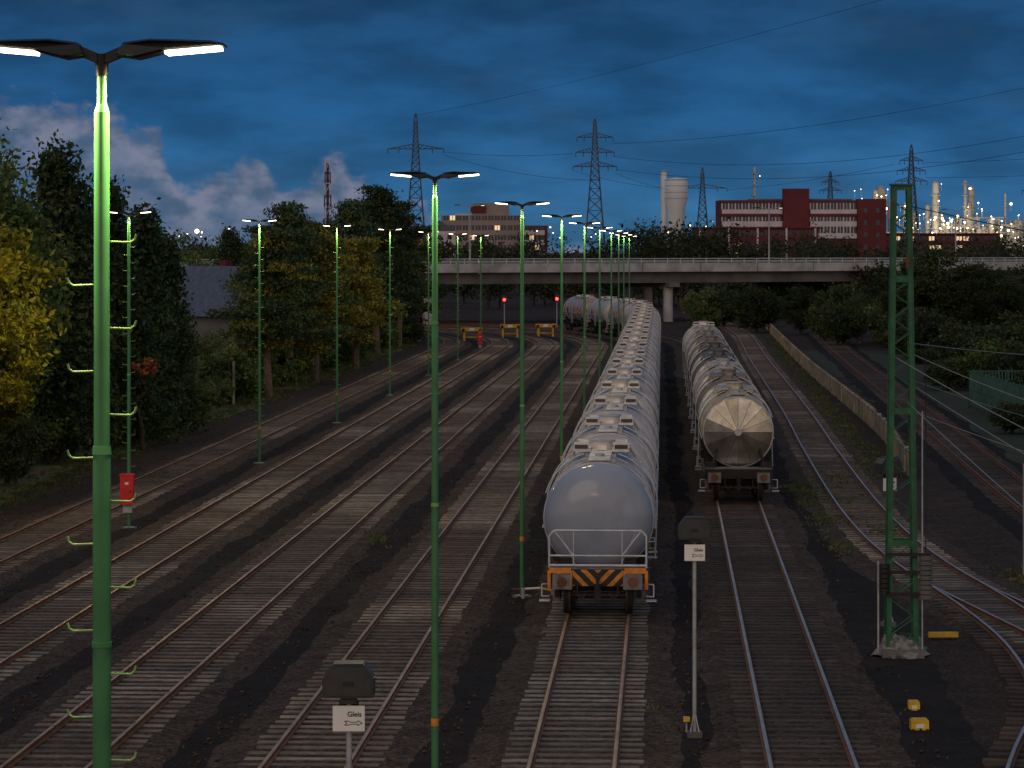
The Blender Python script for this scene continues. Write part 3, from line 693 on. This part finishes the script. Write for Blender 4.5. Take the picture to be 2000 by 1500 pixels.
for k in range(34):
    px=r.uniform(1690,1995); x=(px-1000)*k_; h=r.uniform(12,22); wd=r.uniform(2,8)
    y=Yp-r.uniform(0,15)
    for sx in(-1,1):
        for sy in(-1,1): mb.beam((x+sx*wd/2,y+sy*2,0),(x+sx*wd/2,y+sy*2,h),.4,.4,'plant')
    for z in np.arange(6,h,3): mb.box((x,y,z),(wd,4,.35),'plant'); mb.cyl((x-wd/2-2,y-1,z+.6),(x+wd/2+2,y-1,z+.6),.35,.35,6,'plant'); mb.beam((x-wd/2,y-2,z-3),(x+wd/2,y-2,z),.2,.2,'plant')
    if r.random()<.5: mb.cyl((x,y,h-5),(x,y,h),wd*.3,wd*.3,12,'plant')
mb.box((900*k_,Yp+10,6.5),(130,10,13),'plant')
mb.obj('chemical_plant')
for k in range(85):
    lights.append(((r.choice([r.gauss(1850,70),r.uniform(1680,2000)])-1000)*k_,Yp-26,r.uniform(11,23)))
for k in range(12): lights.append(((r.uniform(1645,1735)-1000)*k_,Yp-26,r.uniform(26,33)))
for k in range(10): lights.append(((r.uniform(1335,1400)-1000)*k_,Yp-26,r.uniform(11,22)))
for k in range(10): lights.append(((r.uniform(860,1010)-1000)*k_,Yp-226,r.uniform(12,22)))
mb=MB()
for i,(x,y,z) in enumerate(lights):
    q=r.choice([.14,.18,.22,.3,.5])
    mb.lathe([(-q,.01),(-q*.7,q*.7),(0,q),(q*.7,q*.7),(q,.01)],(x,y,z),'z',8,'plantlight' if r.random()<.8 else 'plantlight2')
    mb.cyl((x,y,z-2.5),(x,y,z-q),.08,.08,4,'plant')
mb.obj('plant_lights')
for px,z,e in((1705,28,5000),(1745,20,6000),(1815,20,8000),(1885,20,9000),(1950,18,6000)):
    l=bpy.data.lights.new('plant_fill_light','POINT'); l.energy=e; l.color=(1,.78,.48); l.shadow_soft_size=1.5  # fill lights added in front so the plant structure shows, no fixtures
    o=bpy.data.objects.new('plant_fill_light',l); scene.collection.objects.link(o); o.location=((px-1000)*k_,Yp-38,z)
mb=MB(); r=random.Random(21)
for k in range(20):
    px=r.uniform(300,700) if k<12 else r.uniform(1000,1400); y=r.uniform(700,1000); x=(px-1000)*y/6000; z=r.uniform(12,14.5)
    mb.cyl((x,y,0),(x,y,z),.1,.07,5,'galv'); q=.2; mb.lathe([(-q,.01),(0,q),(q,.01)],(x,y,z),'z',8,'plantlight')
x,y=-71.8,700; mb.cyl((x,y,0),(x,y,13),.1,.07,5,'galv'); mb.lathe([(-.5,.01),(-.3,.4),(0,.5),(.3,.4),(.5,.01)],(x,y,13.2),'z',10,'plantlight')
mb.obj('town_street_lights')
# ------------------------------------------------------------------ trees
def leaves(cent,rad,n,size,r,flat=1.):
    c=np.array(cent)+r.normal(size=(n,3))*np.array(rad)*.5
    a=r.normal(size=(n,3)); a/=np.linalg.norm(a,axis=1)[:,None]
    b=r.normal(size=(n,3)); b-= (a*b).sum(1)[:,None]*a; b/=np.linalg.norm(b,axis=1)[:,None]
    s=size*r.uniform(.6,1.4,size=(n,1))
    nrm=np.cross(a,b)
    v=np.stack([c-a*s,c+b*s*.5+nrm*s*.15,c+a*s,c-b*s*.5+nrm*s*.15],1).reshape(-1,3)
    return v
def tree_mesh(name,seed,H,cr,cb,shape,nc,lpc,size,leaf='leaf',bark='bark',extra=None):
    r=np.random.default_rng(seed); mb=MB()
    pts=[Vector((0,0,-.1))]; n=7
    for i in range(1,n+1): pts.append(Vector((r.normal()*.12*i/2,r.normal()*.12*i/2,H*.9*i/n)))
    tr=.022*H+.04
    for i in range(n): mb.cyl(pts[i],pts[i+1],tr*(1-i/n)**.8+.02,tr*(1-(i+1)/n)**.8+.02,9,bark,caps=False)
    def trunk(z):
        t=max(0,min(.999,z/(H*.9)))*n; i=int(t); return pts[i].lerp(pts[i+1],t-i)
    V=[];LM=[]
    for k in range(nc):
        if shape=='round':
            while True:
                q=r.uniform(-1,1,3)
                if .25<np.linalg.norm(q)<1: break
            zc=(H+cb)/2; hh=(H-cb)/2; p=np.array([q[0]*cr,q[1]*cr,zc+q[2]*hh*.93]); rc=cr*r.uniform(.16,.32); rad=(rc,rc,rc*.7)
        elif shape=='cone':
            t=r.uniform(0,1)**1.25; z=cb+(H-cb)*t; R=cr*(1-t)**.8*r.uniform(.35,1.05)+.15; a=r.uniform(0,6.28)
            p=np.array([R*math.cos(a),R*math.sin(a),z]); rc=cr*.22+.15; rad=(rc,rc,rc*1.2)
        else:
            t=r.uniform(0,1); z=cb+(H-cb)*t; env=cr*(1.0-.55*t)*(.75+.35*math.sin(t*19+seed)); R=env*r.uniform(.15,1.15); a=r.uniform(0,6.28)
            p=np.array([R*math.cos(a),R*math.sin(a),z+.12*R]); rc=cr*.25; rad=(rc*1.2,rc*1.2,rc*.34)
        zt=max(.3*cb+.5,p[2]-(.55 if shape!='pine' else .15)*math.hypot(p[0],p[1])-.3)
        zt=min(zt,H*.85)
        if k%2==0 or shape=='pine':
            a0=trunk(zt); p1=Vector(p); mid=a0.lerp(p1,.5)+Vector((0,0,.12*cr*r.uniform(-.5,1)))
            r0=max(.03,tr*.38*(1-zt/H)); mb.cyl(a0,mid,r0,r0*.6,5,bark,caps=False); mb.cyl(mid,p1,r0*.6,.015,5,bark,caps=False)
        V.append(leaves(p,rad,lpc,size,r)); LM.append((extra if extra and r.random()<.16 else leaf,lpc))
    for v,(lm,cnt) in zip(V,LM):
        mb.add([tuple(x) for x in v.tolist()],[(4*i,4*i+1,4*i+2,4*i+3) for i in range(cnt)],lm)
    return mb.mesh(name)
t_big=tree_mesh('deciduous_tree',1,14,3.7,2.6,'round',110,180,.14,'leaf','bark','leafy')
t_big2=tree_mesh('deciduous_tree',2,12,3.4,2.2,'round',95,170,.14,'leaf')
t_yel=tree_mesh('yellow_green_tree',3,10.5,2.6,3.2,'round',60,190,.13,'leafy')  # yellowish tree, lamp glow included in its leaf colour
t_con=tree_mesh('conifer_tree',4,12,2.5,1.0,'cone',130,130,.14,'needle','barkd')
t_con2=tree_mesh('conifer_tree',5,11,2.2,.8,'cone',110,130,.14,'needle','barkd')
t_pine=tree_mesh('pine_tree',6,14,3.9,3.4,'pine',80,170,.16,'needle','bark')
t_pine2=tree_mesh('pine_tree',8,12,3.6,2.5,'pine',70,170,.16,'needle','bark','needlel')
t_pinel=tree_mesh('pine_tree',9,11,3.6,2.5,'pine',62,170,.16,'needlel','bark')
t_shrub=tree_mesh('shrub',10,3.2,1.7,.2,'round',40,120,.10,'shrub','barkd')
t_shrub2=tree_mesh('shrub',12,2.4,1.5,.1,'round',34,120,.10,'leaf','barkd')
t_shrubd=tree_mesh('shrub',15,3.2,1.8,.1,'round',44,120,.11,'shrubd','barkd')
t_dk=tree_mesh('deciduous_tree',16,12,3.6,1.2,'round',110,170,.15,'shrubd','barkd')
t_red=tree_mesh('red_leaved_shrub',13,4.3,.8,3.3,'round',12,60,.10,'redleaf','barkd')
def T(me,x,y,h,h0,w=1.,rz=None):
    s=h/h0; place(me,me.name.split('.')[0],(x,y,0),random.uniform(0,6.28) if rz is None else rz,(s*w,s*w,s))
T(t_big,-20.8,113,14.6,14,.95); T(t_big,-24.5,118,15.2,14); T(t_big2,-22,126,13.,12); T(t_yel,-18.9,108,10.9,10.5); T(t_yel,-20.2,104,9.,10.5); T(t_yel,-19.6,112,8.,10.5,1.1)
T(t_con,-19.8,134,13.2,12); T(t_con,-18.9,143,11.9,12); T(t_con2,-17.9,148,11.,11); T(t_con2,-18.6,158,10.4,11,1.2); T(t_big2,-23,140,11.6,12); T(t_con2,-17.6,155,9.6,11)
T(t_big2,-24,160,10.6,12); T(t_con,-20.3,152,11.0,12); T(t_con2,-19.6,168,9.6,11,1.1); T(t_pinel,-19.2,150,7.5,11,.9)
T(t_big2,-29,262,10.8,12); T(t_big2,-33,272,11.4,12); T(t_con2,-26,285,10.9,11); T(t_big2,-24,300,11.2,12); T(t_big2,-27,290,10.8,12)
T(t_pine2,-15.2,192,10.6,12,1.); T(t_pine,-14.9,206,12.1,14,.95); T(t_pinel,-13.6,212,9.9,11,1.1); T(t_pine2,-14.2,222,11.2,12)
T(t_big2,-16.6,206,9.8,12,.9); T(t_big2,-15.5,228,10.6,12,1.1)
T(t_pine,-13.4,258,13.1,14,.95); T(t_pine,-11.9,270,14.5,14,.95); T(t_pine,-10.6,288,13.4,14,.9); T(t_pine2,-9.4,306,11.4,12,.85)
T(t_pinel,-12.0,236,9.8,11,1.05); T(t_big2,-15,250,10.2,12,1.1); T(t_big2,-13.4,290,10.5,12,1.2); T(t_big2,-12.5,315,9.5,12,1.1); T(t_con,-11,300,10.2,12,1.2)
for i in range(60):
    s=100+ i*3.9; d_=-23.8-abs(random.gauss(0,.9)); q=base(min(s,330),d_)
    h=random.uniform(1.3,3.6)
    me,h0=(t_shrub,3.2) if random.random()<.6 else (t_shrub2,2.4)
    T(me,q.x,q.y,h,h0,random.uniform(.8,1.1))
for i in range(40):
    s=120+ i*5.2; q=base(min(s,330),-25.8-random.uniform(0,3)); hh_=random.uniform(3.6,6)
    if 185<s<240: hh_=min(hh_,3.8)
    T(t_shrub,q.x,q.y,hh_,3.2,.8)
T(t_red,-16.9,141,4.3,4.3,.9)
for x,y,h,me,h0 in((27,338,5.2,t_shrubd,3.2),(31,330,5.4,t_dk,12),(35,325,6.,t_shrubd,3.2),(39,318,6.6,t_dk,12),(34,300,5.0,t_big2,12),(36.5,296,5.,t_shrub,3.2),(31.5,292,4.2,t_shrubd,3.2),
                   (38.8,282,9.6,t_dk,12),(41.5,280,8.2,t_dk,12),(37,285,7.6,t_dk,12),(45,285,7.6,t_dk,12),(49,290,7.2,t_dk,12),(54,300,7,t_dk,12),(31,305,4.,t_shrub,3.2),(22,360,4.8,t_shrub,3.2),(25,362,5,t_shrubd,3.2),(29,365,5.2,t_shrubd,3.2),(22.5,352,2.6,t_shrub2,2.4)):
    T(me,x,y,h,h0,1.25 if h0>5 else .9)
for i in range(80):
    y=random.uniform(190,325); x=27.5+(y-190)*.075+random.uniform(2,20); T(random.choice([t_shrubd,t_shrubd,t_shrubd,t_shrub2]),x,y,random.uniform(2.2,4.4),3.2,1.15)
for i in range(36):
    y=random.uniform(150,300); x=24.6+(y-150)*.075+random.uniform(0,2.5); T(t_shrubd,x if y>186 or x<25.6 else 30,y,random.uniform(1.,2.2),3.2,1.3)
for i in range(14): T(t_shrubd,random.uniform(29,44),random.uniform(140,178),random.uniform(1.5,2.6),3.2,1.3)
def mass(name,boxes,leaf,size,seed):
    r=np.random.default_rng(seed); mb=MB()
    for (x0,x1,y0,y1,h0,h1,n,lp) in boxes:
        for k in range(n):
            x=r.uniform(x0,x1);y=r.uniform(y0,y1);h=r.uniform(h0,h1); rr=h*r.uniform(.22,.34)
            mb.cyl((x,y,0),(x,y,h*.7),.22,.08,5,'barkd',caps=False)
            for c in range(7):
                p=(x+r.normal()*rr*.5,y+r.normal()*rr*.5,h*r.uniform(.25,.88)); q=rr*r.uniform(.5,.9)
                v=leaves(p,(q,q,q*.8),lp,size,r); mb.add([tuple(t) for t in v.tolist()],[(4*i,4*i+1,4*i+2,4*i+3) for i in range(lp)],leaf)
    return mb.obj(name)
mass('distant_trees',[(-60,130,440,520,7,10.6,80,70),(-80,150,560,680,9,12.8,90,60),(18,31,470,500,12.,14.5,10,110),(-120,220,720,800,10,14,80,50),(-50,-14,380,430,8,11.5,22,90),(33,78,400,430,5.5,8,30,80),(60,140,480,540,8,10.5,36,70)],'leafd',.38,5)
def weeds(spots,name):
    r=np.random.default_rng(3); mb=MB()
    for x,y,R,n in spots:
        for k in range(n):
            p=(x+r.normal()*R*.7,y+r.normal()*R*3.6,.05); m=8; h=.04+.08*r.random()
            for j in range(m):
                a=r.uniform(0,6.28); q=r.uniform(.0,.10); bx=p[0]+math.cos(a)*q; by=p[1]+math.sin(a)*q; l=h*r.uniform(.5,1.3); w_=.012
                tx=bx+math.cos(a)*l*.6; ty=by+math.sin(a)*l*.6
                mb.add([(bx-w_,by,.03),(bx+w_,by,.03),(tx+w_,ty,l+.03),(tx-w_,ty,l+.03)],[(0,1,2,3)],'shrub')
    mb.obj(name)
sp=[(-4.3,98,.35,26),(11.2,118,.7,110),(12.8,124,.8,100),(10.8,104,.6,90),(11.9,112,1.,150),(14.9,128,.7,90),(10.2,95,.5,40),(12.2,100,.6,110),(14.4,85,.6,60),(2.9,61,.3,8),(-14.6,125,.4,30)]
for i in range(60):
    q=base(110+i*3.6,-22.8+random.uniform(-.7,.5)); sp.append((q.x,q.y,.8,50))
for i in range(50):
    y=130+i*4; sp.append((15.4+(y-130)*.063+random.uniform(-.5,.3),y,.6,26))
weeds(sp,'weeds')
mb=MB(); r=random.Random(9)
for i in range(3600):
    s=50+ (r.random()**1.7)*110; d_=r.choice([-18.4,-13.7,-9.25,-4.7,0,4.3])+r.choice([-1,1])*r.uniform(1.3,2.5); q=base(s,d_); a=r.uniform(.02,.05)
    mb.box((q.x,q.y,.02+a*.3),(a*1.5,a,a),'ballast',Matrix.Rotation(r.uniform(0,3),3,(1,.4,.7)))
mb.obj('loose_stones')
# ------------------------------------------------------------------ world
wd=bpy.data.worlds.new('World'); scene.world=wd; wd.use_nodes=True; nt=wd.node_tree
bg=nt.nodes['Background']; tc=nt.nodes.new('ShaderNodeTexCoord'); sx=nt.nodes.new('ShaderNodeSeparateXYZ'); nt.links.new(tc.outputs['Generated'],sx.inputs[0])
X,Y,Z=sx.outputs
ysafe=math_(nt,'MAXIMUM',Y,.15); u=math_(nt,'DIVIDE',X,ysafe); v=math_(nt,'DIVIDE',Z,ysafe)
rmp=nt.nodes.new('ShaderNodeValToRGB'); nt.links.new(Z,rmp.inputs[0]); cr=rmp.color_ramp
stops=[(0,(.045,.155,.30)),(.02,(.028,.126,.28)),(.045,(.017,.094,.235)),(.085,(.013,.060,.152)),(.30,(.05,.10,.19)),(1,(.15,.20,.30))]
cr.elements[0].position=0; cr.elements[0].color=(*stops[0][1],1); cr.elements[1].position=1; cr.elements[1].color=(*stops[-1][1],1)
for p_,c_ in stops[1:-1]:
    e=cr.elements.new(p_); e.color=(*c_,1)
cv=nt.nodes.new('ShaderNodeCombineXYZ'); nt.links.new(math_(nt,'MULTIPLY',u,18.),cv.inputs[0]); nt.links.new(math_(nt,'MULTIPLY',v,55.),cv.inputs[1])
wn=noise(nt,cv.outputs[0],1.,6,.52)
skyc=mix(nt,1.,rmp.outputs[0],smooth(nt,wn,.32,.68,.72,1.22),'MULTIPLY')
wn2=smooth(nt,noise(nt,cv.outputs[0],.6,6,.6),.48,.68,0,.38); skyc=mix(nt,wn2,skyc,(.030,.068,.125))
hr=nt.nodes.new('ShaderNodeValToRGB'); uu=nt.nodes.new('ShaderNodeMapRange'); nt.links.new(u,uu.inputs[0]); uu.inputs[1].default_value=-.18; uu.inputs[2].default_value=.02
nt.links.new(uu.outputs[0],hr.inputs[0]); hc=hr.color_ramp; hc.interpolation='EASE'
def hv(px): return ((px-1000)/6000+.18)/.2
L=[(0,.050),(220,.047),(300,.038),(350,.021),(430,.026),(500,.031),(560,.020),(640,.028),(700,.026),(770,.013),(950,.009),(1100,.0)]
hc.elements[0].position=0; hc.elements[0].color=(.5,.5,.5,1); hc.elements[1].position=1; hc.elements[1].color=(0,0,0,1)
for px,h in L:
    e=hc.elements.new(hv(px)); g=h*10; e.color=(g,g,g,1)
hh=math_(nt,'MULTIPLY',hr.outputs[0],.1)
cv2=nt.nodes.new('ShaderNodeCombineXYZ'); nt.links.new(math_(nt,'MULTIPLY',u,75.),cv2.inputs[0]); nt.links.new(math_(nt,'MULTIPLY',v,110.),cv2.inputs[1])
n1=noise(nt,cv2.outputs[0],1.0,9,.55)
dd=math_(nt,'SUBTRACT',math_(nt,'ADD',hh,math_(nt,'MULTIPLY',math_(nt,'SUBTRACT',n1,.5),.03)),v)
mask=smooth(nt,dd,-.001,.006); depth=smooth(nt,dd,.006,.044)
n2=noise(nt,cv2.outputs[0],1.1,6,.5)
cl=mix(nt,smooth(nt,n2,.35,.65),(.070,.11,.185),(.20,.215,.295))
cl=mix(nt,depth,cl,(.045,.115,.21))
mask=math_(nt,'MULTIPLY',mask,math_(nt,'GREATER_THAN',Y,.3)); mask=math_(nt,'MULTIPLY',mask,.9)
skyc=mix(nt,mask,skyc,cl)
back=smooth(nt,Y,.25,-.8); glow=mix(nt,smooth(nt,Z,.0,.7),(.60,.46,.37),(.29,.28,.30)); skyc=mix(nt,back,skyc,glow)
below=smooth(nt,Z,-.02,0.); skyc=mix(nt,below,(.02,.022,.025),skyc)
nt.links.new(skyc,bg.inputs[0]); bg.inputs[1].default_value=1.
sl=bpy.data.lights.new('sun','SUN'); sl.energy=.30; sl.angle=math.radians(35); sl.color=(1,.76,.58)
so=bpy.data.objects.new('sun',sl); scene.collection.objects.link(so); so.rotation_euler=(math.radians(62),0,math.radians(-25))
# ------------------------------------------------------------------ camera
cam=bpy.data.cameras.new('camera'); cam.lens=108; cam.sensor_width=36; cam.shift_y=-.1325; cam.clip_end=9000; cam.clip_start=.5
co=bpy.data.objects.new('camera',cam); scene.collection.objects.link(co); co.location=(0,0,9.3); co.rotation_euler=(math.pi/2,0,0); scene.camera=co
